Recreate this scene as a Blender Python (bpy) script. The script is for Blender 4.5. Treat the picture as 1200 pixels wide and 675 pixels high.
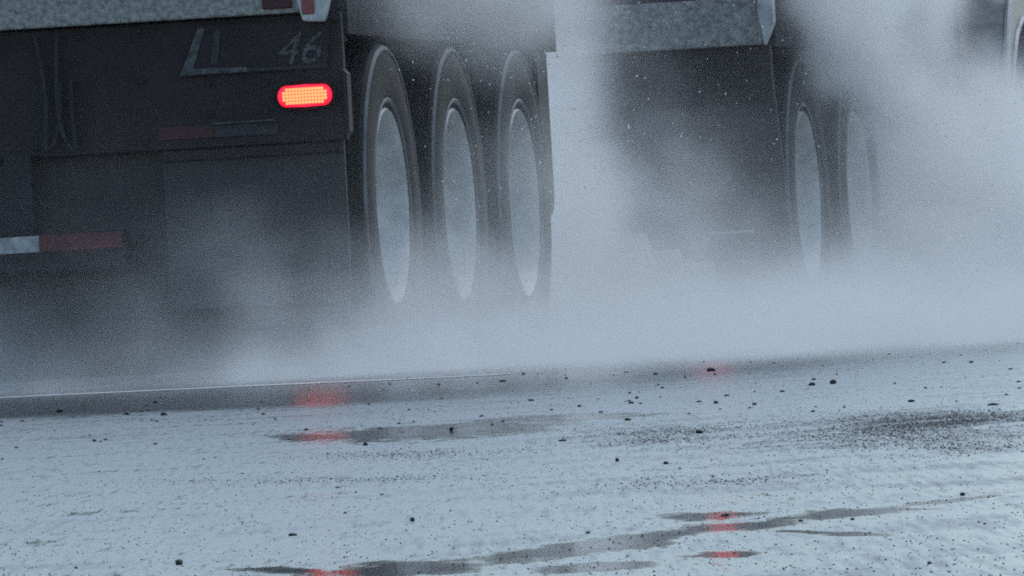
import bpy, bmesh, math, random
import numpy as np
from mathutils import Vector, Matrix, noise as mnoise

for o in list(bpy.data.objects):
    bpy.data.objects.remove(o)
SC = bpy.context.scene
COL = SC.collection
R = math.radians
random.seed(7)

# ------------------------------------------------------------------ camera
# world: metres, +y = driving direction, x = 0 is the right flank of the vehicles, z = 0 the road
HEAD, ROLL, PITCH = R(9.3), R(3.3), 17.4 / 21560.0
cam_d = bpy.data.cameras.new("camera")
cam = bpy.data.objects.new("camera", cam_d)
COL.objects.link(cam)
fwd = Vector((-math.sin(HEAD) * math.cos(PITCH), math.cos(HEAD) * math.cos(PITCH), math.sin(PITCH)))
right = fwd.cross(Vector((0, 0, 1))).normalized()
up = right.cross(fwd).normalized()
rc = right * math.cos(ROLL) - up * math.sin(ROLL)
uc = right * math.sin(ROLL) + up * math.cos(ROLL)
m = Matrix((rc, uc, -fwd)).transposed().to_4x4()
m.translation = Vector((9.233, -54.22, 0.18))
cam.matrix_world = m
cam_d.sensor_width = 36.0
cam_d.lens = 36.0 * 21560.0 / 1200.0
cam_d.clip_start = 0.5
cam_d.clip_end = 6000.0
SC.camera = cam

# ------------------------------------------------------------------ sky and sun (overcast)
SUN_EL, SUN_AZ = R(52), R(20)           # ahead of the camera, a little to its right
world = bpy.data.worlds.new("World")
SC.world = world
world.use_nodes = True
wn, wl = world.node_tree.nodes, world.node_tree.links
wn.clear()
w_out = wn.new("ShaderNodeOutputWorld")
w_bg = wn.new("ShaderNodeBackground")
w_sky = wn.new("ShaderNodeTexSky")
w_sky.sky_type = 'NISHITA'
w_sky.sun_disc = False
w_sky.sun_elevation = SUN_EL
w_sky.sun_rotation = SUN_AZ
w_sky.air_density = 1.0
w_sky.dust_density = 1.0
w_sky.ozone_density = 1.0
w_hs = wn.new("ShaderNodeHueSaturation")
w_hs.inputs["Saturation"].default_value = 1.0
w_hs.inputs["Hue"].default_value = 0.485
wl.new(w_sky.outputs[0], w_hs.inputs["Color"])
wl.new(w_hs.outputs[0], w_bg.inputs["Color"])
w_bg.inputs["Strength"].default_value = 0.15
wl.new(w_bg.outputs[0], w_out.inputs[0])

sun_d = bpy.data.lights.new("sun", 'SUN')
sun_d.energy = 0.8
sun_d.angle = R(25)
sun_d.color = (0.95, 1.0, 1.0)
sun = bpy.data.objects.new("sun", sun_d)
COL.objects.link(sun)
sd = Vector((math.sin(SUN_AZ) * math.cos(SUN_EL), math.cos(SUN_AZ) * math.cos(SUN_EL), math.sin(SUN_EL)))
sun.rotation_euler = sd.to_track_quat('Z', 'Y').to_euler()

SC.view_settings.view_transform = 'Standard'
SC.view_settings.look = 'None'
SC.view_settings.exposure = 0.34
SC.view_settings.gamma = 1.0
SC.render.engine = 'CYCLES'
SC.cycles.volume_bounces = 6
SC.cycles.max_bounces = 9
SC.cycles.transparent_max_bounces = 16
SC.cycles.volume_max_steps = 512
SC.cycles.use_denoising = False          # the photograph is grainy; sampling noise stays as its grain
SC.cycles.sample_clamp_indirect = 4.0
SC.cycles.filter_width = 1.9


# ------------------------------------------------------------------ materials
def nodes_of(name):
    mt = bpy.data.materials.new(name)
    mt.use_nodes = True
    nt = mt.node_tree
    nt.nodes.clear()
    out = nt.nodes.new("ShaderNodeOutputMaterial")
    return mt, nt.nodes, nt.links, out


def grimy(name, c1, c2, rough=0.5, scale=8.0, metallic=0.0, bump=0.0, detail=6.0, lo=0.35, hi=0.7, stretch=(1, 1, 1), rough2=None):
    """two-tone dirt over a base colour, with roughness variation and fine relief"""
    mt, n, l, out = nodes_of(name)
    b = n.new("ShaderNodeBsdfPrincipled")
    tc = n.new("ShaderNodeTexCoord")
    mp = n.new("ShaderNodeMapping")
    mp.inputs["Scale"].default_value = stretch
    nz = n.new("ShaderNodeTexNoise")
    nz.inputs["Scale"].default_value = scale
    nz.inputs["Detail"].default_value = detail
    nz.inputs["Roughness"].default_value = 0.65
    rp = n.new("ShaderNodeValToRGB")
    rp.color_ramp.elements[0].position = lo
    rp.color_ramp.elements[1].position = hi
    rp.color_ramp.elements[0].color = (*c1, 1)
    rp.color_ramp.elements[1].color = (*c2, 1)
    l.new(tc.outputs["Object"], mp.inputs[0])
    l.new(mp.outputs[0], nz.inputs["Vector"])
    l.new(nz.outputs["Fac"], rp.inputs[0])
    l.new(rp.outputs[0], b.inputs["Base Color"])
    mr = n.new("ShaderNodeMapRange")
    mr.inputs["To Min"].default_value = rough
    mr.inputs["To Max"].default_value = rough2 if rough2 is not None else min(1, rough + 0.25)
    l.new(nz.outputs["Fac"], mr.inputs["Value"])
    l.new(mr.outputs[0], b.inputs["Roughness"])
    b.inputs["Metallic"].default_value = metallic
    if bump:
        bp = n.new("ShaderNodeBump")
        bp.inputs["Strength"].default_value = bump
        bp.inputs["Distance"].default_value = 0.004
        l.new(nz.outputs["Fac"], bp.inputs["Height"])
        l.new(bp.outputs[0], b.inputs["Normal"])
    l.new(b.outputs[0], out.inputs["Surface"])
    return mt


def glow(name, col, strength):
    mt, n, l, out = nodes_of(name)
    b = n.new("ShaderNodeBsdfPrincipled")
    nz = n.new("ShaderNodeTexNoise")
    nz.inputs["Scale"].default_value = 60
    mx = n.new("ShaderNodeMix")
    mx.data_type = 'RGBA'
    mx.inputs["A"].default_value = (*[c * 0.8 for c in col], 1)
    mx.inputs["B"].default_value = (*col, 1)
    l.new(nz.outputs["Fac"], mx.inputs["Factor"])
    l.new(mx.outputs["Result"], b.inputs["Base Color"])
    b.inputs["Roughness"].default_value = 0.3
    b.inputs["Emission Color"].default_value = (*col, 1)
    b.inputs["Emission Strength"].default_value = strength
    l.new(b.outputs[0], out.inputs["Surface"])
    return mt


M = {}
M['dirty_sill'] = grimy("dirty_sill", (0.06, 0.061, 0.058), (0.60, 0.58, 0.54), 0.5, 60, bump=0.8, detail=9, lo=0.28, hi=0.80)
M['side_rail'] = grimy("side_rail", (0.015, 0.015, 0.017), (0.07, 0.07, 0.075), 0.65, 18, bump=0.8, detail=8)
M['body'] = grimy("cargo_body_paint", (0.022, 0.022, 0.025), (0.05, 0.05, 0.055), 0.4, 3, stretch=(1, 1, 0.3))
M['dark_steel'] = grimy("dark_steel", (0.010, 0.005, 0.006), (0.036, 0.022, 0.026), 0.6, 5, detail=8, lo=0.42, hi=0.8)
M['chassis'] = grimy("chassis_black", (0.012, 0.009, 0.012), (0.024, 0.020, 0.024), 0.65, 6)
M['rubber'] = grimy("wet_rubber", (0.010, 0.009, 0.010), (0.026, 0.025, 0.027), 0.55, 25)
M['flap'] = grimy("flap_rubber", (0.020, 0.013, 0.015), (0.048, 0.040, 0.043), 0.5, 5, stretch=(1, 1, 0.4), bump=0.3)
M['rim'] = grimy("wet_painted_wheel", (0.42, 0.42, 0.42), (0.74, 0.74, 0.73), 0.4, 9)
M['hub'] = grimy("hub_steel", (0.10, 0.10, 0.105), (0.26, 0.26, 0.27), 0.4, 30)
M['pale'] = grimy("pale_painted_steel", (0.30, 0.31, 0.32), (0.62, 0.63, 0.64), 0.4, 22, bump=0.2)
M['tape_red'] = grimy("tape_red", (0.05, 0.006, 0.010), (0.15, 0.015, 0.022), 0.45, 25)
M['tape_white'] = grimy("tape_white", (0.22, 0.23, 0.24), (0.6, 0.6, 0.6), 0.35, 30)
M['dull_white'] = grimy("worn_white", (0.016, 0.015, 0.017), (0.115, 0.115, 0.12), 0.5, 60, lo=0.38, hi=0.62)
M['tape_dull_white'] = grimy("tape_under_dirt", (0.016, 0.016, 0.018), (0.055, 0.055, 0.06), 0.6, 30)
M['tape_dull_red'] = grimy("red_tape_under_dirt", (0.04, 0.006, 0.010), (0.085, 0.010, 0.018), 0.5, 30)
M['reflector'] = grimy("reflector_red", (0.16, 0.02, 0.03), (0.34, 0.06, 0.07), 0.25, 40)
M['hose'] = grimy("hose", (0.012, 0.011, 0.012), (0.032, 0.031, 0.033), 0.6, 30)
M['fender'] = grimy("fender_grey", (0.20, 0.20, 0.20), (0.38, 0.38, 0.38), 0.35, 12)
M['tank'] = grimy("tank_steel", (0.22, 0.22, 0.24), (0.42, 0.42, 0.44), 0.35, 10)
M['stone'] = grimy("wet_stone", (0.010, 0.010, 0.012), (0.035, 0.034, 0.036), 0.45, 120)
M['lens'] = glow("lamp_lens", (1.0, 0.005, 0.030), 1.6)
M['led'] = glow("lamp_led", (1.0, 0.150, 0.050), 2.6)
M['ring'] = grimy('pale_sheen_rib', (0.05, 0.05, 0.052), (0.16, 0.16, 0.165), 0.4, 7)  # pale colour painted in for the wet sheen line on the tyre
M['added_red'] = glow("added_lamp_lens", (1.0, 0.03, 0.05), 6.0)  # glow of the trailer lamps added for red reflections on the road
M['added_red_truck'] = glow("added_truck_lamp_lens", (1.0, 0.03, 0.05), 9.0)  # stronger glow for the truck's added pair


for k_, v_ in (('side_rail', 0.06), ('body', 0.10), ('rubber', 0.15)):     # dull, grime-covered surfaces with little sheen
    for nd in M[k_].node_tree.nodes:
        if nd.type == 'BSDF_PRINCIPLED':
            nd.inputs["Specular IOR Level"].default_value = v_


def glass_mat():
    mt, n, l, out = nodes_of("window_glass")
    b = n.new("ShaderNodeBsdfPrincipled")
    b.inputs["Base Color"].default_value = (0.02, 0.022, 0.025, 1)
    b.inputs["Roughness"].default_value = 0.05
    l.new(b.outputs[0], out.inputs["Surface"])
    return mt


M['glass'] = glass_mat()


def droplet_mat():
    mt, n, l, out = nodes_of("water_drop")
    b = n.new("ShaderNodeBsdfPrincipled")
    b.inputs["Base Color"].default_value = (0.8, 0.84, 0.86, 1)
    b.inputs["Roughness"].default_value = 0.25
    l.new(b.outputs[0], out.inputs["Surface"])
    return mt


M['drop'] = droplet_mat()


def road_mat():
    mt, n, l, out = nodes_of("wet_asphalt")
    b = n.new("ShaderNodeBsdfPrincipled")
    geo = n.new("ShaderNodeNewGeometry")
    P = geo.outputs["Position"]
    rot = n.new("ShaderNodeVectorRotate")
    rot.rotation_type = 'Z_AXIS'
    rot.inputs["Angle"].default_value = -0.1623   # the grain runs a little askew of the lane
    l.new(P, rot.inputs["Vector"])
    PR = rot.outputs[0]

    def math_(op, a, bb=None, clamp=False):
        q = n.new("ShaderNodeMath")
        q.operation = op
        q.use_clamp = clamp
        for i, v in enumerate((a, bb)):
            if v is None:
                continue
            if isinstance(v, (int, float)):
                q.inputs[i].default_value = v
            else:
                l.new(v, q.inputs[i])
        return q.outputs[0]

    def noise(scale, sc=(1, 1, 1), detail=4, rough=0.55, rot=0.0, off=(0, 0, 0)):
        mp = n.new("ShaderNodeMapping")
        mp.inputs["Scale"].default_value = sc
        mp.inputs["Rotation"].default_value = (0, 0, rot)
        mp.inputs["Location"].default_value = off
        l.new(PR, mp.inputs[0])
        q = n.new("ShaderNodeTexNoise")
        q.inputs["Scale"].default_value = scale
        q.inputs["Detail"].default_value = detail
        q.inputs["Roughness"].default_value = rough
        l.new(mp.outputs[0], q.inputs["Vector"])
        return q.outputs["Fac"]

    def ramp(v, a, c, lo=0.0, hi=1.0):
        q = n.new("ShaderNodeMapRange")
        q.interpolation_type = 'SMOOTHSTEP'
        q.inputs["From Min"].default_value = a
        q.inputs["From Max"].default_value = c
        q.inputs["To Min"].default_value = lo
        q.inputs["To Max"].default_value = hi
        l.new(v, q.inputs["Value"])
        return q.outputs[0]

    sx = n.new("ShaderNodeSeparateXYZ")
    l.new(P, sx.inputs[0])
    X, Y = sx.outputs[0], sx.outputs[1]
    warp = math_('SUBTRACT', noise(6.0, (1, 0.30, 1), 5), 0.5)
    fine = math_('SUBTRACT', noise(26, (1, 0.12, 1), 4, 0.65), 0.5)

    def pool(cx, cy, m11, m12, m21, m22, k=1.0, soft=0.55, weight=1.0):
        """standing water: an elliptical pool on the road with a ragged rim"""
        dx, dy = math_('SUBTRACT', X, cx), math_('SUBTRACT', Y, cy)
        a = math_('ADD', math_('MULTIPLY', dx, m11), math_('MULTIPLY', dy, m12))
        q = math_('ADD', math_('MULTIPLY', dx, m21), math_('MULTIPLY', dy, m22))
        d = math_('SQRT', math_('ADD', math_('MULTIPLY', a, a), math_('MULTIPLY', q, q)))
        d = math_('ADD', d, math_('MULTIPLY', warp, 2.6 * k))
        d = math_('ADD', d, math_('MULTIPLY', fine, 4.2 * k))
        return ramp(d, 1.0 + soft, 1.0 - soft, 0.0, weight)

    pools = None
    for a in POOLS:
        p = pool(*a)
        pools = p if pools is None else math_('MAXIMUM', pools, p)
    # water film along the wheel tracks: long streaks in the driving direction
    streak = noise(3.2, (1.0, 0.10, 1), 6, 0.62, off=(3.1, 0, 0))
    streak2 = noise(11.0, (1.0, 0.05, 1), 4, 0.6)
    patch = noise(0.9, (1.0, 0.30, 1), 4, 0.6, off=(1.7, 4.0, 0))
    grain = noise(160, (1, 1, 1), 2, 0.5)
    grain2 = noise(45, (1, 0.5, 1), 3, 0.6)
    film = math_('MULTIPLY', ramp(streak, 0.56, 0.76), 0.45)
    film = math_('MAXIMUM', film, math_('MULTIPLY', ramp(streak2, 0.62, 0.76), 0.25))
    # smoother water lying just behind the vehicles
    slant = math_('ADD', math_('ADD', Y, math_('MULTIPLY', X, 2.1)), math_('MULTIPLY', warp, 2.5))
    near_truck = math_('MULTIPLY', ramp(slant, -13.2, -11.6), ramp(X, 4.6, 2.2))
    film = math_('MAXIMUM', film, math_('MULTIPLY', near_truck, 0.86))
    pools = math_('POWER', pools, 0.42)
    wet = math_('MAXIMUM', film, pools)
    # coarse, drained patches with the aggregate standing out
    drained = None
    for a in DRAINED:
        p = pool(*a)
        drained = p if drained is None else math_('MAXIMUM', drained, p)
    drained = math_('MAXIMUM', drained, math_('MULTIPLY', ramp(patch, 0.56, 0.74), 0.35))
    base = n.new("ShaderNodeMix")
    base.data_type = 'RGBA'
    base.inputs["A"].default_value = (0.030, 0.032, 0.036, 1)
    base.inputs["B"].default_value = (0.085, 0.088, 0.092, 1)
    l.new(ramp(grain2, 0.35, 0.7), base.inputs["Factor"])
    l.new(base.outputs["Result"], b.inputs["Base Color"])
    ro = math_('ADD', 0.30, math_('MULTIPLY', math_('SUBTRACT', grain2, 0.5), 0.25))
    ro = math_('ADD', ro, math_('MULTIPLY', drained, 0.20))
    broad = noise(3.4, (1.0, 0.42, 1), 6, 0.66, off=(9.0, 2.0, 0))
    speck = noise(110.0, (1.0, 0.016, 1), 2, 0.6, off=(2.0, 7.0, 0))
    ro = math_('ADD', ro, math_('MULTIPLY', math_('SUBTRACT', broad, 0.5), 0.6))
    ro = math_('ADD', ro, math_('MULTIPLY', math_('SUBTRACT', speck, 0.5), 0.5))
    mixr = n.new("ShaderNodeMix")
    mixr.data_type = 'FLOAT'
    l.new(wet, mixr.inputs["Factor"])
    l.new(ro, mixr.inputs["A"])
    mixr.inputs["B"].default_value = 0.075
    l.new(mixr.outputs["Result"], b.inputs["Roughness"])
    # exposed stone tops shed the water and lose the mirror sheen
    b.inputs["IOR"].default_value = 1.6
    coarse = noise(230.0, (1.0, 0.012, 1), 2, 0.6, off=(5.0, 1.0, 0))
    shed = math_('MAXIMUM', drained, ramp(broad, 0.44, 0.72, 0.05, 0.36))
    sp = math_('SUBTRACT', 0.62, math_('MULTIPLY', math_('MULTIPLY', shed, ramp(coarse, 0.42, 0.60)), 0.62))
    l.new(sp, b.inputs["Specular IOR Level"])
    bp = n.new("ShaderNodeBump")
    bp.inputs["Strength"].default_value = 0.08
    bp.inputs["Distance"].default_value = 0.0006
    h = math_('ADD', math_('MULTIPLY', grain2, 0.6), math_('MULTIPLY', grain, 0.5))
    l.new(math_('MULTIPLY', h, math_('SUBTRACT', 1.0, math_('MULTIPLY', wet, 0.9))), bp.inputs["Height"])
    l.new(bp.outputs[0], b.inputs["Normal"])
    l.new(b.outputs[0], out.inputs["Surface"])
    return mt


# pools of standing water and drained coarse patches: centre x, y; 2x2 shape matrix (1 = rim); raggedness; softness; strength
POOLS = [
    (4.798, -27.879, 6.233, 1.047, 0.589, 0.834, 0.55, 0.5),
    (4.553, -27.581, 22.397, 3.926, 9.464, 3.199, 0.55, 0.5),
    (4.748, -26.417, 7.544, 1.214, 5.433, 2.528, 0.55, 0.5),
    (7.079, -41.603, 17.005, 2.889, -1.282, 2.789, 0.55, 0.5),
    (7.116, -40.976, 10.547, 1.677, -15.751, 0.067, 0.55, 0.5),
    (6.991, -39.609, 27.419, 4.188, 8.664, 5.321, 0.55, 0.5),
    (7.127, -40.362, 23.362, 3.532, -6.488, 3.02, 0.55, 0.5),
    (7.154, -39.944, 21.882, 3.171, -3.626, 3.668, 0.55, 0.5),
    (7.171, -39.469, 23.867, 3.32, -25.386, 3.546, 0.55, 0.5),
    (7.343, -41.82, 35.722, 5.413, 6.399, 8.109, 0.55, 0.5),
    (7.284, -42.028, 28.695, 4.564, -3.925, 4.538, 0.55, 0.5),
    (6.963, -41.399, 32.562, 5.738, 30.414, 12.012, 0.55, 0.5),
    (7.289, -40.998, 22.761, 3.328, 58.126, 17.297, 0.55, 0.5),
]
DRAINED = [
    (6.015, -31.771, 4.944, 0.706, 0.82, 0.459, 0.8, 0.6, 0.65),
    (5.981, -31.111, 6.767, 0.949, 1.763, 0.966, 0.8, 0.6, 1.0),
    (5.584, -30.854, 8.171, 1.272, 2.316, 0.898, 0.8, 0.6, 0.6),
    (6.47, -34.565, 8.949, 1.253, 3.847, 1.442, 0.8, 0.6, 0.5),
    (6.578, -36.972, 6.77, 1.038, 4.291, 2.27, 0.8, 0.6, 0.35),
    (5.787, -34.564, 5.584, 0.976, 8.577, 3.48, 0.8, 0.6, 0.35),
    (5.405, -31.668, 5.98, 1.012, 3.91, 1.602, 0.8, 0.6, 0.3),
]
M['road'] = road_mat()


def water_line_mat():
    return grimy("worn_line_paint", (0.60, 0.60, 0.60), (0.85, 0.85, 0.85), 0.22, 9, lo=0.3, hi=0.6, stretch=(1, 0.3, 1), rough2=0.3)


M['line'] = water_line_mat()


# ------------------------------------------------------------------ mesh helpers
def obj(name, bm, mat, parent=None, smooth=False, bevel=0.0, seg=2):
    if bevel:
        bmesh.ops.bevel(bm, geom=bm.edges[:], offset=bevel, segments=seg, affect='EDGES', profile=0.5)
    bmesh.ops.recalc_face_normals(bm, faces=bm.faces[:])
    me = bpy.data.meshes.new(name)
    bm.to_mesh(me)
    bm.free()
    me.materials.append(mat)
    if smooth:
        me.polygons.foreach_set("use_smooth", [True] * len(me.polygons))
        if smooth != 'all':
            me.set_sharp_from_angle(angle=R(35))
    o = bpy.data.objects.new(name, me)
    COL.objects.link(o)
    if parent:
        o.parent = parent
    return o


def thing(name, label, cat, loc=(0, 0, 0), group=None):
    o = bpy.data.objects.new(name, None)
    COL.objects.link(o)
    o.location = loc
    o['label'] = label
    o['category'] = cat
    if group:
        o['group'] = group
    return o


def box(x0, x1, y0, y1, z0, z1, bm=None):
    bm = bm or bmesh.new()
    v = [bm.verts.new((x, y, z)) for z in (z0, z1) for y in (y0, y1) for x in (x0, x1)]
    for f in ((0, 2, 3, 1), (4, 5, 7, 6), (0, 1, 5, 4), (2, 6, 7, 3), (0, 4, 6, 2), (1, 3, 7, 5)):
        bm.faces.new([v[i] for i in f])
    return bm


def prism(pts, y0, y1, bm=None, axis='y'):
    """extrude an outline (x,z) along y, or (y,z) along x"""
    bm = bm or bmesh.new()
    mk = (lambda p, t: (p[0], t, p[1])) if axis == 'y' else (lambda p, t: (t, p[0], p[1]))
    a = [bm.verts.new(mk(p, y0)) for p in pts]
    b = [bm.verts.new(mk(p, y1)) for p in pts]
    n = len(pts)
    bm.faces.new(a)
    bm.faces.new(b[::-1])
    for i in range(n):
        bm.faces.new((a[i], b[i], b[(i + 1) % n], a[(i + 1) % n]))
    return bm


def lathe(profile, seg=64, bm=None, closed=False, cx=0, cy=0, cz=0):
    """profile (x, r): spin about the x axis"""
    bm = bm or bmesh.new()
    rings = []
    for x, r in profile:
        if r < 1e-5:
            rings.append([bm.verts.new((cx + x, cy, cz))])
        else:
            rings.append([bm.verts.new((cx + x, cy + r * math.cos(2 * math.pi * k / seg), cz + r * math.sin(2 * math.pi * k / seg))) for k in range(seg)])
    pairs = list(zip(rings, rings[1:])) + ([(rings[-1], rings[0])] if closed else [])
    for a, b in pairs:
        for k in range(seg):
            j = (k + 1) % seg
            if len(a) == 1 and len(b) == 1:
                continue
            if len(a) == 1:
                bm.faces.new((a[0], b[k], b[j]))
            elif len(b) == 1:
                bm.faces.new((a[k], a[j], b[0]))
            else:
                bm.faces.new((a[k], a[j], b[j], b[k]))
    return bm


def tube(pts, r, bm=None, seg=8):
    bm = bm or bmesh.new()
    pts = [Vector(p) for p in pts]
    rings = []
    for i, p in enumerate(pts):
        t = (pts[min(i + 1, len(pts) - 1)] - pts[max(i - 1, 0)]).normalized()
        a = t.cross(Vector((0.31, 0.9, 0.2))).normalized()
        b = t.cross(a)
        rings.append([bm.verts.new(p + r * (a * math.cos(2 * math.pi * k / seg) + b * math.sin(2 * math.pi * k / seg))) for k in range(seg)])
    for a, b in zip(rings, rings[1:]):
        for k in range(seg):
            bm.faces.new((a[k], a[(k + 1) % seg], b[(k + 1) % seg], b[k]))
    bm.faces.new(rings[0])
    bm.faces.new(rings[-1][::-1])
    return bm


# ------------------------------------------------------------------ the road
bm = bmesh.new()
xs = [-1500, -300, -60, -12, 0, 4, 8, 12, 40, 300, 1500]
ys = [-300, -80, -56, -40, -25, -10, 0, 20, 60, 300, 3000]
vv = [[bm.verts.new((x, y, 0)) for x in xs] for y in ys]
for j in range(len(ys) - 1):
    for i in range(len(xs) - 1):
        bm.faces.new((vv[j][i], vv[j][i + 1], vv[j + 1][i + 1], vv[j + 1][i]))
road = obj('road', bm, M['road'])
road['kind'] = 'structure'
# worn pale line across the lane, seen at the far left
bm = bmesh.new()
q = []
for i in range(41):
    t = i / 40
    x = -4.5 + 6.2 * t
    y = -4.2 - 1.9 * (x + 0.52) + 0.12 * math.sin(9 * t) + 0.05 * math.sin(31 * t)
    q.append((bm.verts.new((x, y - 0.24 - 0.08 * math.sin(23 * t), 0.0012)), bm.verts.new((x, y + 0.24 + 0.08 * math.sin(17 * t + 1), 0.0012))))
for a, b in zip(q, q[1:]):
    bm.faces.new((a[0], b[0], b[1], a[1]))
ln = obj('road_marking', bm, M['line'])
ln['kind'] = 'structure'


# ------------------------------------------------------------------ wheels
TR = 0.49                       # tyre radius


def tyre_bm():
    prof = []
    # closed section, x outward; outer face at x = 0
    sec = [(-0.030, 0.288), (-0.014, 0.312), (-0.003, 0.35), (0.0, 0.395), (-0.003, 0.435), (-0.009, 0.462), (-0.013, 0.472), (-0.015, 0.482), (-0.024, 0.490)]
    for gx in (-0.075, -0.125, -0.175, -0.225):
        sec += [(gx + 0.008, TR + 0.003), (gx + 0.006, TR - 0.012), (gx - 0.006, TR - 0.012), (gx - 0.008, TR + 0.003)]
    sec += [(-0.270, 0.490), (-0.282, 0.480), (-0.289, 0.458), (-0.300, 0.395), (-0.288, 0.32), (-0.270, 0.288)]
    return lathe(sec, 96, closed=True)


def rim_bm():
    outer = [(-0.262, 0.303), (-0.036, 0.305), (-0.016, 0.309), (-0.010, 0.304), (-0.022, 0.296), (-0.040, 0.289), (-0.115, 0.282), (-0.130, 0.272), (-0.138, 0.245), (-0.132, 0.205), (-0.122, 0.165), (-0.118, 0.145), (-0.118, 0.0)]
    return lathe([(x, r * 0.955) for x, r in outer], 96)


def hub_bm():
    return lathe([(-0.13, 0.085), (-0.088, 0.082), (-0.078, 0.074), (-0.074, 0.05), (-0.072, 0.0)], 40)


def nut_bm():
    return lathe([(-0.125, 0.017), (-0.092, 0.016), (-0.086, 0.010), (-0.084, 0.0)], 6, cy=0.130)


tyre0 = obj('tyre', tyre_bm(), M['rubber'], smooth=True)
wheel0 = obj('wheel', rim_bm(), M['rim'], smooth=True)
hub0 = obj('hub', hub_bm(), M['hub'], smooth=True)
nut0 = obj('lug_nut', nut_bm(), M['hub'])
rib0 = obj('sheen_rib', lathe([(-0.016, 0.466), (-0.006, 0.467), (-0.004, 0.472), (-0.012, 0.481), (-0.024, 0.480)], 96, closed=True), M['ring'], smooth=True)  # raised ring, its pale colour painting the shine of the tyre edge
bead0 = obj('sheen_rib', lathe([(-0.022, 0.310), (-0.009, 0.312), (-0.004, 0.320), (-0.008, 0.326), (-0.020, 0.324)], 96, closed=True), M['ring'], smooth=True)
protos_used = [False]


def put_wheel(parent, x, y, side=1, z=TR):
    """wheel > tyre, hub, ten nuts; side 1 = right flank, -1 = left flank (turned about)"""
    first = not protos_used[0]
    protos_used[0] = True

    def c(o):
        if first:
            return o
        q = o.copy()
        COL.objects.link(q)
        return q
    w = c(wheel0)
    w.parent = parent
    w.location = (x, y, z)
    w.rotation_euler = (random.uniform(0, 6.28), 0, 0 if side > 0 else math.pi)
    for o in (tyre0, hub0, rib0, bead0):
        k = c(o)
        k.parent = w
    for i in range(10):
        k = nut0 if (first and i == 0) else nut0.copy()
        if not (first and i == 0):
            COL.objects.link(k)
        k.parent = w
        k.rotation_euler = (2 * math.pi * i / 10, 0, 0)
    return w


# ------------------------------------------------------------------ lettering
def lettering(txt, size, shear, loc, parent, mat, depth=0.0015):
    cu = bpy.data.curves.new("lettering", 'FONT')
    cu.body = txt
    cu.size = size
    cu.shear = shear
    cu.extrude = depth
    cu.resolution_u = 3
    t = bpy.data.objects.new("tmp_text", cu)
    COL.objects.link(t)
    dg = bpy.context.evaluated_depsgraph_get()
    me = bpy.data.meshes.new_from_object(t.evaluated_get(dg))
    bpy.data.objects.remove(t)
    me.materials.clear()
    me.materials.append(mat)
    o = bpy.data.objects.new("lettering", me)
    COL.objects.link(o)
    o.parent = parent
    o.location = loc
    o.rotation_euler = (R(90), 0, 0)
    return o


W = 2.56                        # body width
XL = -W


# ------------------------------------------------------------------ shared rear end of the two vehicles
def rear_end(root, y, lamps, plate):
    """all x in the vehicle frame (right flank x = 0), y = rear face"""
    # sill: a rough, salt-crusted cross beam, slightly proud of the body
    obj('rear_sill', box(XL + 0.03, -0.125, y - 0.03, y + 0.11, 1.073, 1.235), M['dirty_sill'], root, bevel=0.006)
    # dark plate carrying lamps and plate, under the sill
    obj('lamp_panel', box(XL + 0.02, -0.012, y + 0.012, y + 0.05, 0.69, 1.068), M['dark_steel'], root, bevel=0.004)
    # bent flange on the right end of the panel
    obj('panel_flange', prism([(-0.014, 0.70), (-0.002, 0.715), (-0.001, 0.885), (-0.014, 0.90)], y - 0.004, y + 0.06), M['dark_steel'], root)


def cargo_box(root, y0, y1):
    obj('cargo_body', box(XL, -0.004, y0, y1, 1.24, 3.9), M['body'], root, bevel=0.012)
    obj('side_rail', prism([(y0 + 0.06, 1.004), (y1, 0.966), (y1, 1.236), (y0 + 0.06, 1.236)], -0.055, 0.0, axis='x'), M['side_rail'], root)
    obj('side_rail', prism([(y0 + 0.06, 1.004), (y1, 0.966), (y1, 1.236), (y0 + 0.06, 1.236)], XL, XL + 0.055, axis='x'), M['side_rail'], root)
    # ribs of the body flank
    me = None
    n = int((y1 - y0) / 0.6)
    for i in range(n):
        yy = y0 + 0.3 + i * (y1 - y0 - 0.6) / max(1, n - 1)
        if me is None:
            rb = obj('body_rib', box(-0.003, 0.022, -0.03, 0.03, 1.25, 3.85), M['body'], root, bevel=0.005)
            me = rb
        else:
            rb = me.copy()
            COL.objects.link(rb)
        rb.location = (0, yy, 0)
    for k, xx in enumerate((XL + 0.06, XL / 2 + 0.01)):
        obj('rear_door', box(xx, xx + W / 2 - 0.07, y0 - 0.028, y0 - 0.002, 1.26, 3.84), M['body'], root, bevel=0.006)


def chassis(root, y0, y1):
    for xx in (-0.86, -1.80):
        obj('chassis_beam', box(xx, xx + 0.1, y0 + 0.06, y1, 0.86, 1.20), M['chassis'], root)
    for i in range(int((y1 - y0) / 0.8) + 1):
        yy = y0 + 0.3 + 0.8 * i
        if yy < y1 - 0.1:
            obj('cross_member', box(XL + 0.06, -0.058, yy, yy + 0.07, 0.985, 1.20), M['chassis'], root)


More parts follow.
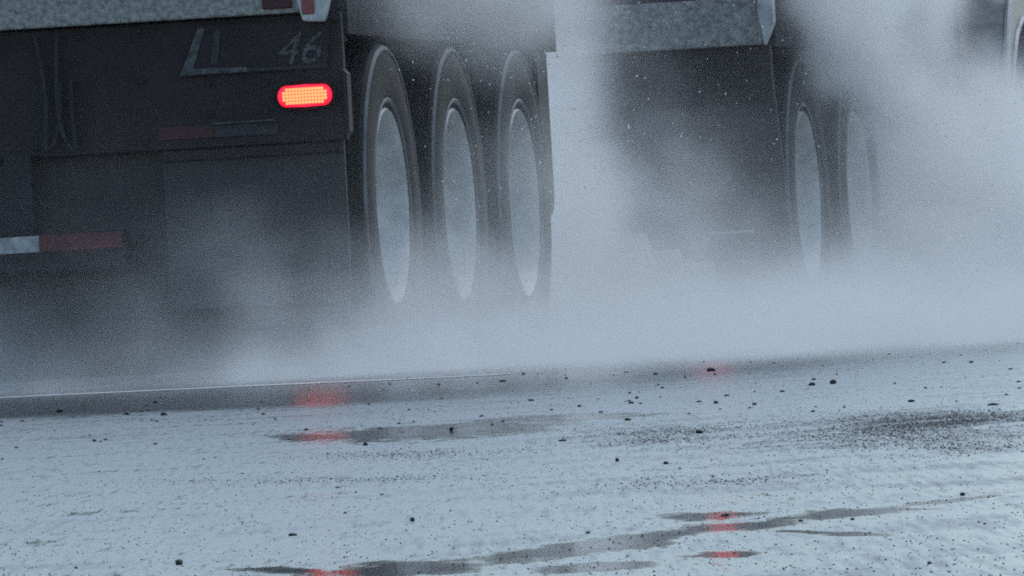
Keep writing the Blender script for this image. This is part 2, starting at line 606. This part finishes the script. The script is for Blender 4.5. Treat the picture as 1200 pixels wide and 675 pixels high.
def axle(root, y):
    obj('axle', lathe([(XL + 0.31, 0.0), (XL + 0.31, 0.065), (-0.31, 0.065), (-0.31, 0.0)], 20, cy=y, cz=TR), M['chassis'], root, smooth=True)
    for xx in (-0.46, XL + 0.30):
        obj('brake_drum', lathe([(xx, 0.0), (xx, 0.205), (xx + 0.16, 0.205), (xx + 0.16, 0.0)], 28, cy=y, cz=TR), M['chassis'], root, smooth=True)
    for xx in (-0.86, -1.80):
        obj('suspension_arm', prism([(y - 0.5, 0.80), (y - 0.38, 0.86), (y + 0.18, 0.60), (y + 0.18, 0.40), (y - 0.02, 0.42)], xx, xx + 0.1, axis='x'), M['chassis'], root)
        obj('air_spring', lathe([(xx + 0.05, 0)], 4) if False else _spring(xx + 0.05, y + 0.3), M['rubber'], root, smooth=True)
    obj('brake_chamber', lathe([(-1.25, 0), (-1.25, 0.08), (-1.05, 0.08), (-1.05, 0)], 20, cy=y - 0.16, cz=TR + 0.1), M['chassis'], root, smooth=True)


def _spring(x, y):
    b = lathe([(0.0, 0.0), (0.0, 0.07), (0.05, 0.11), (0.16, 0.12), (0.26, 0.11), (0.30, 0.08), (0.30, 0)], 20)
    bmesh.ops.rotate(b, verts=b.verts[:], cent=(0, 0, 0), matrix=Matrix.Rotation(R(-90), 3, 'Y'))
    bmesh.ops.translate(b, verts=b.verts[:], vec=(x, y, 0.56))
    return b


def flap_bm(x0, x1, y, z0, z1, skew=0.0, curl=0.03, t=0.012):
    """a hanging rubber flap: gently waved sheet with thickness"""
    b = bmesh.new()
    nx, nz = 10, 14
    g = [[], []]
    for s in (0, 1):
        for j in range(nz + 1):
            row = []
            for i in range(nx + 1):
                u, v = i / nx, j / nz
                z = z1 + (z0 - z1) * v
                x = x0 + (x1 - x0) * u + skew * v
                if v > 0.93 and (u < 0.05 or u > 0.95):
                    x += 0.02 * (1 if u < 0.5 else -1)
                yy = y - curl * v * v + 0.008 * math.sin(6 * u + 3 * v) * v + s * t
                row.append(b.verts.new((x, yy, z)))
            g[s].append(row)
    for j in range(nz):
        for i in range(nx):
            b.faces.new((g[0][j][i], g[0][j][i + 1], g[0][j + 1][i + 1], g[0][j + 1][i]))
            b.faces.new((g[1][j][i], g[1][j + 1][i], g[1][j + 1][i + 1], g[1][j][i + 1]))
    for j in range(nz):
        for i in (0, nx):
            b.faces.new((g[0][j][i], g[1][j][i], g[1][j + 1][i], g[0][j + 1][i]))
    for i in range(nx):
        for j in (0, nz):
            b.faces.new((g[0][j][i], g[0][j][i + 1], g[1][j][i + 1], g[1][j][i]))
    return b


# ------------------------------------------------------------------ the trailer at the back
RY = -0.62
tr = thing('cargo_trailer', 'grey three-axle trailer with lit red tail lamp throwing up spray', 'trailer')
cargo_box(tr, RY, 3.30)
chassis(tr, RY, 3.6)
rear_end(tr, RY, True, True)
for yy in (0.08, 1.305, 2.53):
    axle(tr, yy)
    put_wheel(tr, 0.004, yy, 1)
for yy in (0.08, 1.305, 2.53):
    put_wheel(tr, XL - 0.004, yy, -1)
# sill: dark red reflector and the corner bracket with its own reflector
obj('sill_reflector', box(-0.237, -0.148, RY - 0.038, RY - 0.029, 1.088, 1.17), M['tape_dull_red'], tr, bevel=0.003)
for s in (0, 1):
    cx = -0.082 if s == 0 else XL + 0.082
    ob = obj('corner_bracket', prism([(cx - 0.030, 1.046), (cx + 0.027, 1.041), (cx + 0.046, 1.105), (cx + 0.049, 1.30), (cx - 0.049, 1.30), (cx - 0.046, 1.108)], RY - 0.075, RY + 0.012), M['pale'], tr, bevel=0.006)
    obj('bracket_reflector', box(cx - 0.030, cx + 0.008, RY - 0.082, RY - 0.074, 1.066, 1.118), M['reflector'], ob, bevel=0.003)


def oval(cx, cz, hw, hh, y0, y1, n=20):
    pts = []
    for k in range(n):
        a = 2 * math.pi * k / n
        ex = math.copysign(abs(math.cos(a)) ** 0.9, math.cos(a))
        ox = (hw - hh) * (1 if math.cos(a) > 1e-6 else (-1 if math.cos(a) < -1e-6 else 0))
        pts.append((cx + ox + hh * ex, cz + hh * math.sin(a)))
    return prism(pts, y0, y1)


# tail lamps: housing, oval lens, grid of LEDs
led_me = None
for cx in (-0.128, XL + 0.128):
    hs = obj('tail_lamp', oval(cx, 0.827, 0.092, 0.043, RY - 0.010, RY + 0.013), M['rubber'], tr, bevel=0.003)
    obj('lens', oval(cx, 0.827, 0.0815, 0.0325, RY - 0.022, RY - 0.011), M['lens'], hs, smooth=True, bevel=0.004)
    for j in range(5):
        nn = (12, 14, 14, 14, 12)[j]
        for i in range(nn):
            x = cx + (i - (nn - 1) / 2) * 0.0096
            z = 0.827 + (j - 2) * 0.0098
            if led_me is None:
                d = lathe([(0.0, 0.0052), (-0.002, 0.0050), (-0.0035, 0.0034), (-0.004, 0)], 8)
                bmesh.ops.rotate(d, verts=d.verts[:], cent=(0, 0, 0), matrix=Matrix.Rotation(R(90), 3, 'Z'))
                o = obj('led', d, M['led'], hs, smooth='all')
                led_me = o
            else:
                o = led_me.copy()
                COL.objects.link(o)
                o.parent = hs
            o.location = (x, RY - 0.0225, z)
# unseen lamps added above the sill to redden the puddle reflections
for cx in (-0.14, XL + 0.14):
    hs = obj('added_lamp', oval(cx, 1.36, 0.055, 0.045, RY - 0.045, RY - 0.027), M['rubber'], tr, bevel=0.003)
    obj('lens', oval(cx, 1.36, 0.040, 0.034, RY - 0.054, RY - 0.046), M['added_red'], hs, bevel=0.003)
# plate with worn lettering: pale bent border at left and bottom, "46" at right
pl = obj('number_plate', prism([(-0.505, 0.905), (-0.060, 0.905), (-0.045, 1.045), (-0.435, 1.05)], RY - 0.002, RY + 0.011), M['dark_steel'], tr)
obj('plate_border', prism([(-0.500, 0.908), (-0.300, 0.908), (-0.300, 0.922), (-0.458, 0.926), (-0.452, 0.95), (-0.420, 1.045), (-0.440, 1.045)], RY - 0.005, RY - 0.0025), M['dull_white'], pl)
obj('plate_border', prism([(-0.300, 0.908), (-0.060, 0.909), (-0.060, 0.914), (-0.300, 0.918)], RY - 0.005, RY - 0.0025), M['tape_dull_white'], pl)
obj('plate_stroke', prism([(-0.408, 0.935), (-0.386, 0.936), (-0.372, 1.035), (-0.392, 1.035)], RY - 0.005, RY - 0.0025), M['tape_dull_white'], pl)
lettering("46", 0.135, 0.35, (-0.215, RY - 0.004, 0.922), pl, M['dull_white'])
# strip of marking tape under the lamp
for k, (a, b_, mt) in enumerate(((-0.575, -0.412, 'tape_dull_red'), (-0.410, -0.218, 'tape_dull_white'))):
    obj('marking_tape', box(a, b_, RY + 0.006, RY + 0.0115, 0.720, 0.757), M[mt], tr)
obj('panel_ledge', box(-0.41, -0.222, RY - 0.012, RY + 0.011, 0.758, 0.763), M['dull_white'], tr)
# bolt heads along the lamp panel and the clamp strip over the flap
b0 = None
for (bx, bz) in [(-0.03, 1.05), (-0.03, 0.78), (-0.03, 0.70), (-0.25, 0.79), (-0.25, 0.87), (-0.42, 0.79), (-0.42, 0.88), (-0.62, 0.72), (-0.62, 0.90), (-0.62, 1.05), (-0.95, 0.72), (-1.2, 0.72), (-1.2, 1.04), (-0.80, 1.04)]:
    if b0 is None:
        d = lathe([(0.0, 0.011), (-0.007, 0.011), (-0.009, 0.008), (-0.009, 0)], 6)
        bmesh.ops.rotate(d, verts=d.verts[:], cent=(0, 0, 0), matrix=Matrix.Rotation(R(90), 3, 'Z'))
        b0 = o = obj('bolt', d, M['chassis'], tr)
    else:
        o = b0.copy()
        COL.objects.link(o)
    o.location = (bx, RY + 0.012, bz)
obj('flap_clamp', box(-0.57, -0.03, RY + 0.018, RY + 0.032, 0.655, 0.686), M['dark_steel'], tr, bevel=0.003)
# mud flaps
obj('mud_flap', flap_bm(-0.575, -0.028, RY + 0.035, 0.215, 0.688), M['flap'], tr, smooth=True)
obj('mud_flap', flap_bm(XL + 0.028, XL + 0.575, RY + 0.035, 0.215, 0.688), M['flap'], tr, smooth=True)
obj('dark_backing', flap_bm(XL + 0.04, -0.05, RY + 0.085, 0.03, 0.70, curl=0.0), M['flap'], tr, smooth=True)  # dark sheet added as the shade under the trailer, closing the bright gap
# underrun guard with its struts and tape
gb = obj('underrun_bar', box(-1.87, -0.69, RY - 0.05, RY + 0.05, 0.345, 0.462), M['dark_steel'], tr, bevel=0.012)
xx = -0.69
cols = ['tape_red', 'tape_white']
for k, wd in enumerate((0.255, 0.16, 0.255, 0.16, 0.255)):
    obj('marking_tape', box(xx - wd + 0.002, xx - (0.004 if k == 0 else 0.0), RY - 0.054, RY - 0.0505, 0.411, 0.459), M[cols[k % 2]], gb)
    xx -= wd
for xx in (-1.62, -1.00):
    obj('underrun_strut', box(xx - 0.04, xx + 0.04, RY - 0.04, RY + 0.04, 0.464, 0.70), M['chassis'], tr)
# two air lines hanging in a loop
for dx in (0.0, 0.055):
    pts = []
    for i in range(25):
        t = i / 24
        pts.append((-0.93 + dx + 0.06 * t + 0.012 * math.sin(9 * t + dx * 40), RY - 0.01 - 0.02 * math.sin(3 * t), 1.05 - 0.34 * math.sin(min(1, t * 1.0) * math.pi / 1.15)))
    obj('air_line', tube(pts, 0.007), M['hose'], tr, smooth=True)
# front of the trailer: locker with rounded lower corner, air tank, added light blocker, drawbar
pts = [(3.02, 0.975), (3.02, 0.50)]
for k in range(7):
    a = R(180 + 90 * k / 6)
    pts.append((3.09 + 0.07 * math.cos(a), 0.52 + 0.07 * math.sin(a)))
for k in range(7):
    a = R(270 + 90 * k / 6)
    pts.append((3.15 + 0.07 * math.cos(a), 0.52 + 0.07 * math.sin(a)))
pts.append((3.22, 0.962))
obj('locker', prism(pts, -0.60, -0.02, axis='x'), M['dark_steel'], tr, bevel=0.004)
obj('light_blocker', box(XL + 0.06, -0.61, 3.1, 3.16, 0.50, 0.98), M['chassis'], tr)  # unseen dark panel added to stop light coming through from ahead
obj('air_tank', lathe([(-1.75, 0), (-1.75, 0.12), (-0.95, 0.12), (-0.95, 0)], 24, cy=1.85, cz=0.84), M['chassis'], tr, smooth=True)
obj('air_tank', lathe([(-1.75, 0), (-1.75, 0.12), (-0.95, 0.12), (-0.95, 0)], 24, cy=0.55, cz=0.84), M['chassis'], tr, smooth=True)
obj('drawbar', prism([(-1.62, 3.6), (-1.5, 3.6), (-1.24, 7.4), (-1.32, 7.4)], 0.80, 0.92) if False else box(-1.36, -1.20, 3.6, 7.6, 0.84, 0.96), M['chassis'], tr)

# ------------------------------------------------------------------ the truck in front
FY = 7.97
tk = thing('cargo_truck', 'grey truck ahead of the trailer, its wheels hidden in thick spray', 'truck')
cargo_box(tk, FY, 12.15)
chassis(tk, FY, 15.2)
obj('rear_sill', box(XL + 0.03, -0.045, FY - 0.03, FY + 0.11, 1.012, 1.176), M['dirty_sill'], tk, bevel=0.006)
obj('sill_cap', box(XL + 0.03, -0.045, FY - 0.02, FY + 0.11, 1.179, 1.235), M['dark_steel'], tk)
obj('lamp_panel', box(XL + 0.02, -0.012, FY + 0.012, FY + 0.05, 0.82, 1.006), M['dark_steel'], tk, bevel=0.004)
for s in (1, -1):
    ox = 0 if s == 1 else XL
    pts = [(-0.035, 1.30), (-0.033, 1.12), (-0.021, 1.008), (-0.002, 1.045), (0.016, 1.085), (0.018, 1.30)]
    if s == -1:
        pts = [(XL - p[0], p[1]) for p in pts][::-1]
    obj('corner_bracket', prism(pts, FY - 0.075, FY - 0.012), M['pale'], tk, bevel=0.004)
fl = obj('mud_flap', flap_bm(-0.505, -0.012, FY + 0.035, 0.33, 0.90, skew=0.035), M['flap'], tk, smooth=True)
obj('flap_weight', box(-0.25, -0.10, FY - 0.010, FY - 0.003, 0.374, 0.382), M['pale'], fl)
obj('mud_flap', flap_bm(XL + 0.02, XL + 0.5, FY + 0.035, 0.33, 0.90), M['flap'], tk, smooth=True)
for cx in (-0.262, XL + 0.262):  # unseen pair added to cast the red streaks right of centre
    hs = obj('added_lamp', oval(cx, 1.40, 0.065, 0.045, FY - 0.045, FY - 0.027), M['rubber'], tk, bevel=0.003)
    obj('lens', oval(cx, 1.40, 0.05, 0.034, FY - 0.054, FY - 0.046), M['added_red_truck'], hs, bevel=0.003)
for yy in (8.74, 9.98):
    axle(tk, yy)
    put_wheel(tk, -0.012, yy, 1)
for yy in (8.74, 9.98):
    put_wheel(tk, XL + 0.012, yy, -1)
obj('axle', lathe([(XL + 0.31, 0.0), (XL + 0.31, 0.065), (-0.31, 0.065), (-0.31, 0.0)], 20, cy=14.28, cz=TR), M['chassis'], tk, smooth=True)
put_wheel(tk, -0.03, 14.28, 1)
put_wheel(tk, XL + 0.03, 14.28, -1)
obj('fuel_tank', box(-0.62, -0.03, 10.75, 11.95, 0.62, 1.0), M['tank'], tk, bevel=0.05, seg=3)
obj('dark_gap_box', box(-0.05, -0.006, 11.30, 11.95, 0.985, 1.236) if False else box(-0.70, -0.075, 12.0, 13.45, 0.62, 1.30), M['chassis'], tk)  # dark box standing in for the shaded gap behind the wheel arch
# front wheel arch: a pale curved band with a raised lip
pts_o, pts_i = [], []
for k in range(17):
    a = R(168 - 156 * k / 16)
    pts_o.append((14.28 + 0.70 * math.cos(a), TR + 0.22 + 0.62 * math.sin(a)))
    pts_i.append((14.28 + 0.55 * math.cos(a), TR + 0.13 + 0.52 * math.sin(a)))
ar = obj('front_fender', prism(pts_o + pts_i[::-1], -0.15, 0.02, axis='x'), M['fender'], tk, bevel=0.006)
bm = bmesh.new()
bm = tube([(0.026, p[0], p[1]) for p in pts_o], 0.013, bm)
obj('fender_lip', bm, M['pale'], ar, smooth=True)
obj('fender_lip', tube([(0.026, p[0], p[1]) for p in pts_i], 0.010), M['pale'], ar, smooth=True)
cab = obj('cab', prism([(12.45, 1.32), (15.9, 1.32), (15.95, 2.2), (15.45, 3.2), (15.1, 3.5), (12.45, 3.5)], XL + 0.04, -0.02, axis='x'), M['body'], tk, bevel=0.05)
obj('cab_step', prism([(14.95, 0.45), (15.85, 0.45), (15.9, 1.31), (14.98, 1.31)], XL + 0.04, -0.02, axis='x'), M['body'], tk, bevel=0.03)
obj('cab_window', prism([(14.0, 2.25), (15.3, 2.2), (15.1, 2.95), (14.0, 2.95)], -0.019, -0.008, axis='x'), M['glass'], tk)

# ------------------------------------------------------------------ stones lying on the road
def stone_bm(seed, s, flat=0.6, long=1.3):
    rr = random.Random(seed)
    b = bmesh.new()
    bmesh.ops.create_icosphere(b, subdivisions=2, radius=1.0)
    o = Vector((rr.uniform(0, 50), rr.uniform(0, 50), rr.uniform(0, 50)))
    for v in b.verts:
        k = 1 + 0.35 * mnoise.noise(v.co * 1.1 + o) + 0.18 * mnoise.noise(v.co * 2.7 + o)
        c = v.co * k
        v.co = Vector((c.x * long * s, c.y * s, max(c.z, -0.75) * flat * s))
    lo = min(v.co.z for v in b.verts)
    for v in b.verts:
        v.co.z -= lo + 0.12 * s
    return b


STONES = [
    # x, y, radius, long, flat, label
    (2.947, -13.12, 0.0095, 1.25, 0.70, 'flat dark stone alone where wet road meets spray below the truck mud flap'),
    (4.418, -21.29, 0.0070, 1.10, 0.85, 'right and rounder one of two dark stones lying close together on road'),
    (4.395, -21.40, 0.0058, 1.20, 0.75, 'left and smaller one of two dark stones lying close together on road'),
    (5.761, -28.96, 0.0058, 1.70, 0.45, 'long flat black stone near the right edge of the picture above coarse patch'),
    (1.810, -15.04, 0.0078, 1.10, 0.85, 'biggest dark stone on the smooth wet band at the far left'),
    (6.611, -39.39, 0.0030, 1.50, 0.60, 'small oval stone on pale road left of the nearest dark pool'),
    (6.770, -40.78, 0.0032, 1.10, 0.95, 'small round stone nearest the bottom left of the road'),
    (5.080, -27.89, 0.0042, 1.50, 0.70, 'dark stone just above the left end of the coarse speckled road'),
    (5.668, -31.04, 0.0042, 1.20, 0.90, 'round dark stone on the coarse speckled patch of road'),
    (4.834, -27.97, 0.0038, 0.90, 1.20, 'upright dark stone standing in the thin dark pool under the wheels'),
    (5.491, -31.04, 0.0034, 1.60, 0.60, 'elongated dark stone at the left tip of the coarse speckled patch'),
    (7.139, -39.20, 0.0024, 1.10, 0.90, 'tiny stone near the right end of the nearest dark pool'),
    (5.029, -29.84, 0.0036, 1.10, 0.90, 'round stone on pale road just below the red lamp reflection'),
    (2.335, -12.30, 0.0068, 1.50, 0.50, 'flat stone at the foot of the spray below the trailer wheels'),
    (1.663, -13.09, 0.0055, 1.20, 0.70, 'small dark stone upper one on the smooth wet band at left'),
    (2.764, -18.99, 0.0062, 1.30, 0.75, 'dark stone right of a close pair along the lower rim of the smooth band'),
    (2.482, -17.86, 0.0058, 1.15, 0.80, 'dark stone left of a close pair along the lower rim of the smooth band'),
    (6.233, -34.96, 0.0030, 1.10, 0.80, 'lone small round stone on pale road right below the coarse patch'),
    (3.855, -21.24, 0.0045, 1.30, 0.70, 'small stone on pale road midway between trailer wheels and dark pool'),
    (4.439, -23.78, 0.0042, 1.40, 0.70, 'small dark stone on the faint wheel track in mid road'),
    (6.621, -38.86, 0.0024, 0.90, 1.10, 'tiny upright stone alone on bare pale road above the nearest pool'),
    (6.083, -34.34, 0.0027, 0.90, 1.10, 'tiny tilted stone just below the coarse speckled patch'),
    (2.840, -13.25, 0.0058, 1.20, 0.60, 'low stone in the spray edge left of the flat dark stone'),
    (2.572, -12.85, 0.0050, 1.10, 0.70, 'smallest stone in the spray edge right of the trailer wheels'),
]
for i, (x, y, s, lg, ft, lab) in enumerate(STONES):
    o = obj('stone', stone_bm(i, s * 0.88, ft, lg), M['stone'], smooth=True)
    o.location = (x, y, 0)
    o.rotation_euler = (0, 0, -HEAD + random.uniform(-0.3, 0.3))
    o['label'] = lab
    o['category'] = 'stone'
    o['group'] = 'loose stones on the wet road'


# grit: the loose fine gravel and the aggregate standing out of the surface
def grit():
    rs = np.random.RandomState(3)
    hx, hy = math.sin(HEAD), math.cos(HEAD)
    pts = []

    def add(n, fn, smin, smax, pw=2.2):
        c = 0
        while c < n:
            x, y = fn()
            s = smin + (smax - smin) * rs.rand() ** pw
            pts.append((x, y, s))
            c += 1

    def wedge():
        # evenly over the strip of road in front of the camera, denser nearer
        Y = 11.0 + 42.0 * rs.rand() ** 1.35
        X = (rs.rand() - 0.5) * (0.25 + Y * 0.072)
        return X * hy - Y * hx + 9.233, X * hx + Y * hy - 54.22

    add(330, wedge, 0.0006, 0.0019, 4.0)
    add(22000, wedge, 0.00028, 0.0008, 1.8)

    def far():
        Y = 26.0 + 22.0 * rs.rand()
        X = (rs.rand() - 0.5) * (0.25 + Y * 0.072)
        return X * hy - Y * hx + 9.233, X * hx + Y * hy - 54.22
    add(260, far, 0.0013, 0.0042, 2.2)
    for (cx, cy, m11, m12, m21, m22, k, s_, wt) in DRAINED:
        inv = np.linalg.inv(np.array([[m11, m12], [m21, m22]]))
        area = abs(np.linalg.det(inv))
        # clumps within the patch, fading out at its rim
        def inp():
            while True:
                dx, dy = inv @ (rs.randn(2) * 0.5)
                x, y = cx + dx, cy + dy
                if mnoise.noise(Vector((x * 7, y * 1.3, 4.0))) + 0.35 * mnoise.noise(Vector((x * 25, y * 4, 1.0))) > rs.uniform(-0.45, 0.35):
                    return x, y
        add(int(9500 * area * wt) + 60, inp, 0.0004, 0.0011, 1.8)

    def rim_line():
        # washed together along the edge of the smooth band
        x = -1 + 7.5 * rs.rand()
        return x, -15.0 - 3.1 * (x - 1.81) + rs.randn() * 1.2
    add(70, rim_line, 0.0015, 0.0045, 2.5)
    b = bmesh.new()
    bmesh.ops.create_icosphere(b, subdivisions=1, radius=1.0)
    b.verts.ensure_lookup_table()
    bv = np.array([v.co[:] for v in b.verts])
    bf = np.array([[v.index for v in f.verts] for f in b.faces])
    b.free()
    n = len(pts)
    pts = np.array(pts)
    k = 1 + 0.6 * (rs.rand(n, len(bv), 1) - 0.5)
    sc = pts[:, 2][:, None, None] * (0.7 + 0.6 * rs.rand(n, 1, 3)) * np.array([1.15, 1.15, 0.8])
    v = bv[None] * k * sc
    v[:, :, 0] += pts[:, 0][:, None]
    v[:, :, 1] += pts[:, 1][:, None]
    v[:, :, 2] += pts[:, 2][:, None] * 0.3
    f = bf[None] + (np.arange(n) * len(bv))[:, None, None]
    me = bpy.data.meshes.new('grit')
    me.from_pydata(v.reshape(-1, 3).tolist(), [], f.reshape(-1, 3).tolist())
    me.materials.append(M['stone'])
    o = bpy.data.objects.new('gravel', me)
    COL.objects.link(o)
    o['kind'] = 'stuff'
    o['label'] = 'fine dark grit scattered over the wet road'


grit()


# drops of water flung up beside the wheels
def drops():
    rs = np.random.RandomState(11)
    b = bmesh.new()
    for i in range(1500):
        t = rs.rand()
        if t < 0.36:
            c = (0.03 + 0.3 * abs(rs.randn()), -0.5 + 3.9 * rs.rand(), 1.07 + 0.09 * rs.randn())
        elif t < 0.66:
            c = (0.05 + 0.5 * abs(rs.randn()) * 0.6, -0.4 + 3.6 * rs.rand(), 0.75 + 0.22 * rs.randn())
        elif t < 0.85:
            c = (0.1 + 0.4 * rs.randn(), 5.5 + 1.6 * rs.randn(), 0.75 + 0.25 * rs.randn())
        else:
            c = (0.15 + 0.3 * abs(rs.randn()), 8.2 + 0.7 * rs.randn(), 0.75 + 0.18 * rs.randn())
        if c[2] < 0.3:
            continue
        s = 0.0009 + 0.0026 * rs.rand() ** 4
        mt = Matrix.Translation(c) @ Matrix.Rotation(rs.uniform(-0.6, 0.6), 4, 'X') @ Matrix.Diagonal((s, s * (1 + 1.8 * rs.rand()), s, 1))
        bmesh.ops.create_icosphere(b, subdivisions=1, radius=1.0, matrix=mt)
    o = obj('water_drops', b, M['drop'], smooth='all')
    o['kind'] = 'stuff'
    o['label'] = 'drops of water flung up beside the wheels'


drops()


# ------------------------------------------------------------------ the spray: a volume grid filled from a density field
def spray():
    mt, n, l, out = nodes_of("water_spray")
    pv = n.new("ShaderNodeVolumePrincipled")
    pv.inputs["Color"].default_value = (0.985, 0.991, 0.996, 1)
    pv.inputs["Density"].default_value = 1.0
    pv.inputs["Anisotropy"].default_value = 0.15
    l.new(pv.outputs[0], out.inputs["Volume"])
    mt.cycles.volume_step_rate = 5.0
    ng = bpy.data.node_groups.new("spray_field", 'GeometryNodeTree')
    ng.interface.new_socket("Geometry", in_out='INPUT', socket_type='NodeSocketGeometry')
    ng.interface.new_socket("Geometry", in_out='OUTPUT', socket_type='NodeSocketGeometry')
    N, L = ng.nodes, ng.links
    go = N.new("NodeGroupOutput")
    pos = N.new("GeometryNodeInputPosition").outputs[0]
    sep = N.new("ShaderNodeSeparateXYZ")
    L.new(pos, sep.inputs[0])
    X, Y, Z = sep.outputs

    def ma(op, a, b=None, c=None, clamp=False):
        q = N.new("ShaderNodeMath")
        q.operation = op
        q.use_clamp = clamp
        for i, v in enumerate((a, b, c)):
            if v is None:
                continue
            if isinstance(v, (int, float)):
                q.inputs[i].default_value = v
            else:
                L.new(v, q.inputs[i])
        return q.outputs[0]

    def vm(op, a, b):
        q = N.new("ShaderNodeVectorMath")
        q.operation = op
        for i, v in enumerate((a, b)):
            if isinstance(v, (tuple, list)):
                q.inputs[i].default_value = v
            else:
                L.new(v, q.inputs[i])
        return q

    def noise(sc, scale, detail, rough=0.55, off=(0, 0, 0), src=None):
        p = vm('MULTIPLY', src if src is not None else pos, sc).outputs[0]
        p = vm('ADD', p, off).outputs[0]
        q = N.new("ShaderNodeTexNoise")
        q.inputs["Scale"].default_value = scale
        q.inputs["Detail"].default_value = detail
        q.inputs["Roughness"].default_value = rough
        L.new(p, q.inputs["Vector"])
        return q

    def ss(v, a, b):
        q = N.new("ShaderNodeMapRange")
        q.interpolation_type = 'SMOOTHSTEP'
        q.inputs["From Min"].default_value = a
        q.inputs["From Max"].default_value = b
        L.new(v, q.inputs["Value"])
        return q.outputs[0]

    # turbulent displacement of the lookup position
    wv = noise((1, 0.5, 1), 1.3, 3, 0.55)
    wofs = vm('SUBTRACT', wv.outputs["Color"], (0.5, 0.5, 0.5)).outputs[0]
    wofs = vm('MULTIPLY', wofs, (0.45, 1.0, 0.4)).outputs[0]
    pw = vm('ADD', pos, wofs).outputs[0]
    seq = N.new("ShaderNodeSeparateXYZ")
    L.new(pw, seq.inputs[0])
    WX, WY, WZ = seq.outputs

    total = None

    def add(v):
        nonlocal total
        total = v if total is None else ma('ADD', total, v)

    def blob(c, r, amp, soft=1.0, warped=True):
        d = vm('SUBTRACT', pw if warped else pos, c).outputs[0]
        d = vm('DIVIDE', d, r).outputs[0]
        q = N.new("ShaderNodeVectorMath")
        q.operation = 'DOT_PRODUCT'
        L.new(d, q.inputs[0])
        L.new(d, q.inputs[1])
        g = ma('MAXIMUM', ma('SUBTRACT', 1.0, q.outputs["Value"]), 0.0)
        add(ma('MULTIPLY', ma('MULTIPLY', g, g), amp))

    for c, r, a in BLOBS:
        blob(c, r, a)
    # sheet of mist hugging the road, its rear front slanting outwards
    front = ma('ADD', ma('MULTIPLY', WX, 1.15), WY)
    edge = ma('POWER', ss(front, -9.0, 0.4), 1.8)
    for amp, hgt in SHEETS:
        e = ma('EXPONENT', ma('MULTIPLY', ma('MAXIMUM', WZ, 0.0), -1.0 / hgt))
        add(ma('MULTIPLY', ma('MULTIPLY', e, amp), edge))
    nz = noise((1, 0.22, 0.80), 1.7, 5, 0.58, (3.3, 1.2, 0.4), src=pw).outputs["Fac"]
    nz2 = noise((1, 0.25, 0.7), 5.5, 5, 0.62, (0.3, 5.2, 7.4), src=pw).outputs["Fac"]
    f = ma('MULTIPLY', ss(nz, 0.38, 0.63), ma('ADD', 0.15, ma('MULTIPLY', ss(nz2, 0.30, 0.70), 1.75)))
    total = ma('MULTIPLY', total, ma('ADD', 0.10, ma('MULTIPLY', f, 1.95)))
    # thin veil everywhere
    veil = ma('MULTIPLY', ss(front, -7.0, -2.0), VEIL)
    total = ma('ADD', total, veil)
    # fade to nothing at the limits of the grid
    lim = ma('MULTIPLY', ss(Z, 2.55, 1.7), ma('MULTIPLY', ss(Y, -10.9, -9.0), ss(Y, 19.9, 17.0)))
    lim = ma('MULTIPLY', lim, ma('MULTIPLY', ss(X, 4.9, 3.8), ss(X, -5.9, -4.8)))
    total = ma('MULTIPLY', total, lim)

    vc = N.new("GeometryNodeVolumeCube")
    L.new(total, vc.inputs["Density"])
    vc.inputs["Background"].default_value = 0.0
    vc.inputs["Min"].default_value = (-6.0, -11.0, -0.02)
    vc.inputs["Max"].default_value = (5.0, 20.0, 2.6)
    vc.inputs["Resolution X"].default_value = 200
    vc.inputs["Resolution Y"].default_value = 200
    vc.inputs["Resolution Z"].default_value = 80
    sm = N.new("GeometryNodeSetMaterial")
    sm.inputs["Material"].default_value = mt
    L.new(vc.outputs[0], sm.inputs["Geometry"])
    L.new(sm.outputs[0], go.inputs[0])
    me = bpy.data.meshes.new("water_spray")
    me.materials.append(mt)
    o = bpy.data.objects.new("water_spray", me)
    COL.objects.link(o)
    md = o.modifiers.new("field", 'NODES')
    md.node_group = ng
    o['kind'] = 'stuff'
    o['label'] = 'white water spray thrown up by the wheels along the vehicles'


# (centre), (radii), density per metre
BLOBS = [
    ((-1.02, 5.4, 0.6), (0.95, 2.2, 2.6), 4.0),    # column between trailer and truck
    ((-1.9, 6.2, 0.5), (1.2, 2.0, 1.6), 1.5),
    ((-1.5, 9.2, 0.1), (1.3, 2.3, 0.8), 3.0),
    ((-0.98, 7.3, 0.25), (0.42, 1.2, 0.62), 3.2),      # under the truck
    ((-2.0, 17.0, 0.4), (4.0, 2.4, 1.8), 1.6),     # the wake far ahead
    ((0.20, 11.0, 0.22), (0.60, 2.5, 0.82), 12.0),  # beside the truck's driven wheels
    ((0.04, 10.0, 1.10), (0.34, 1.7, 0.80), 5.0),
    ((0.10, 8.9, 1.18), (0.26, 1.5, 0.42), 4.0),
    ((0.30, 9.7, 0.62), (0.32, 1.3, 0.42), 3.5),
    ((0.50, 13.0, 0.10), (0.7, 2.6, 0.55), 4.0),
    ((-0.4, 7.2, 0.05), (0.6, 0.7, 0.52), 1.6),    # at the foot of the truck's flap
    ((-0.3, 6.6, 0.40), (0.6, 1.2, 0.90), 0.36),
    ((0.28, 0.6, 0.00), (0.45, 2.4, 0.85), 1.1),   # beside the trailer's wheels
    ((0.16, 1.2, 1.18), (0.34, 2.8, 0.42), 0.75),   # along the trailer's flank
    ((-1.75, -1.7, -0.05), (1.1, 1.2, 0.90), 2.5),  # wedge behind the trailer at left
    ((-0.35, -1.5, -0.05), (0.9, 0.9, 0.66), 0.7),  # at the trailer's flap
]
SHEETS = [(0.62, 0.080), (0.06, 0.28)]
VEIL = 0.0008
spray()
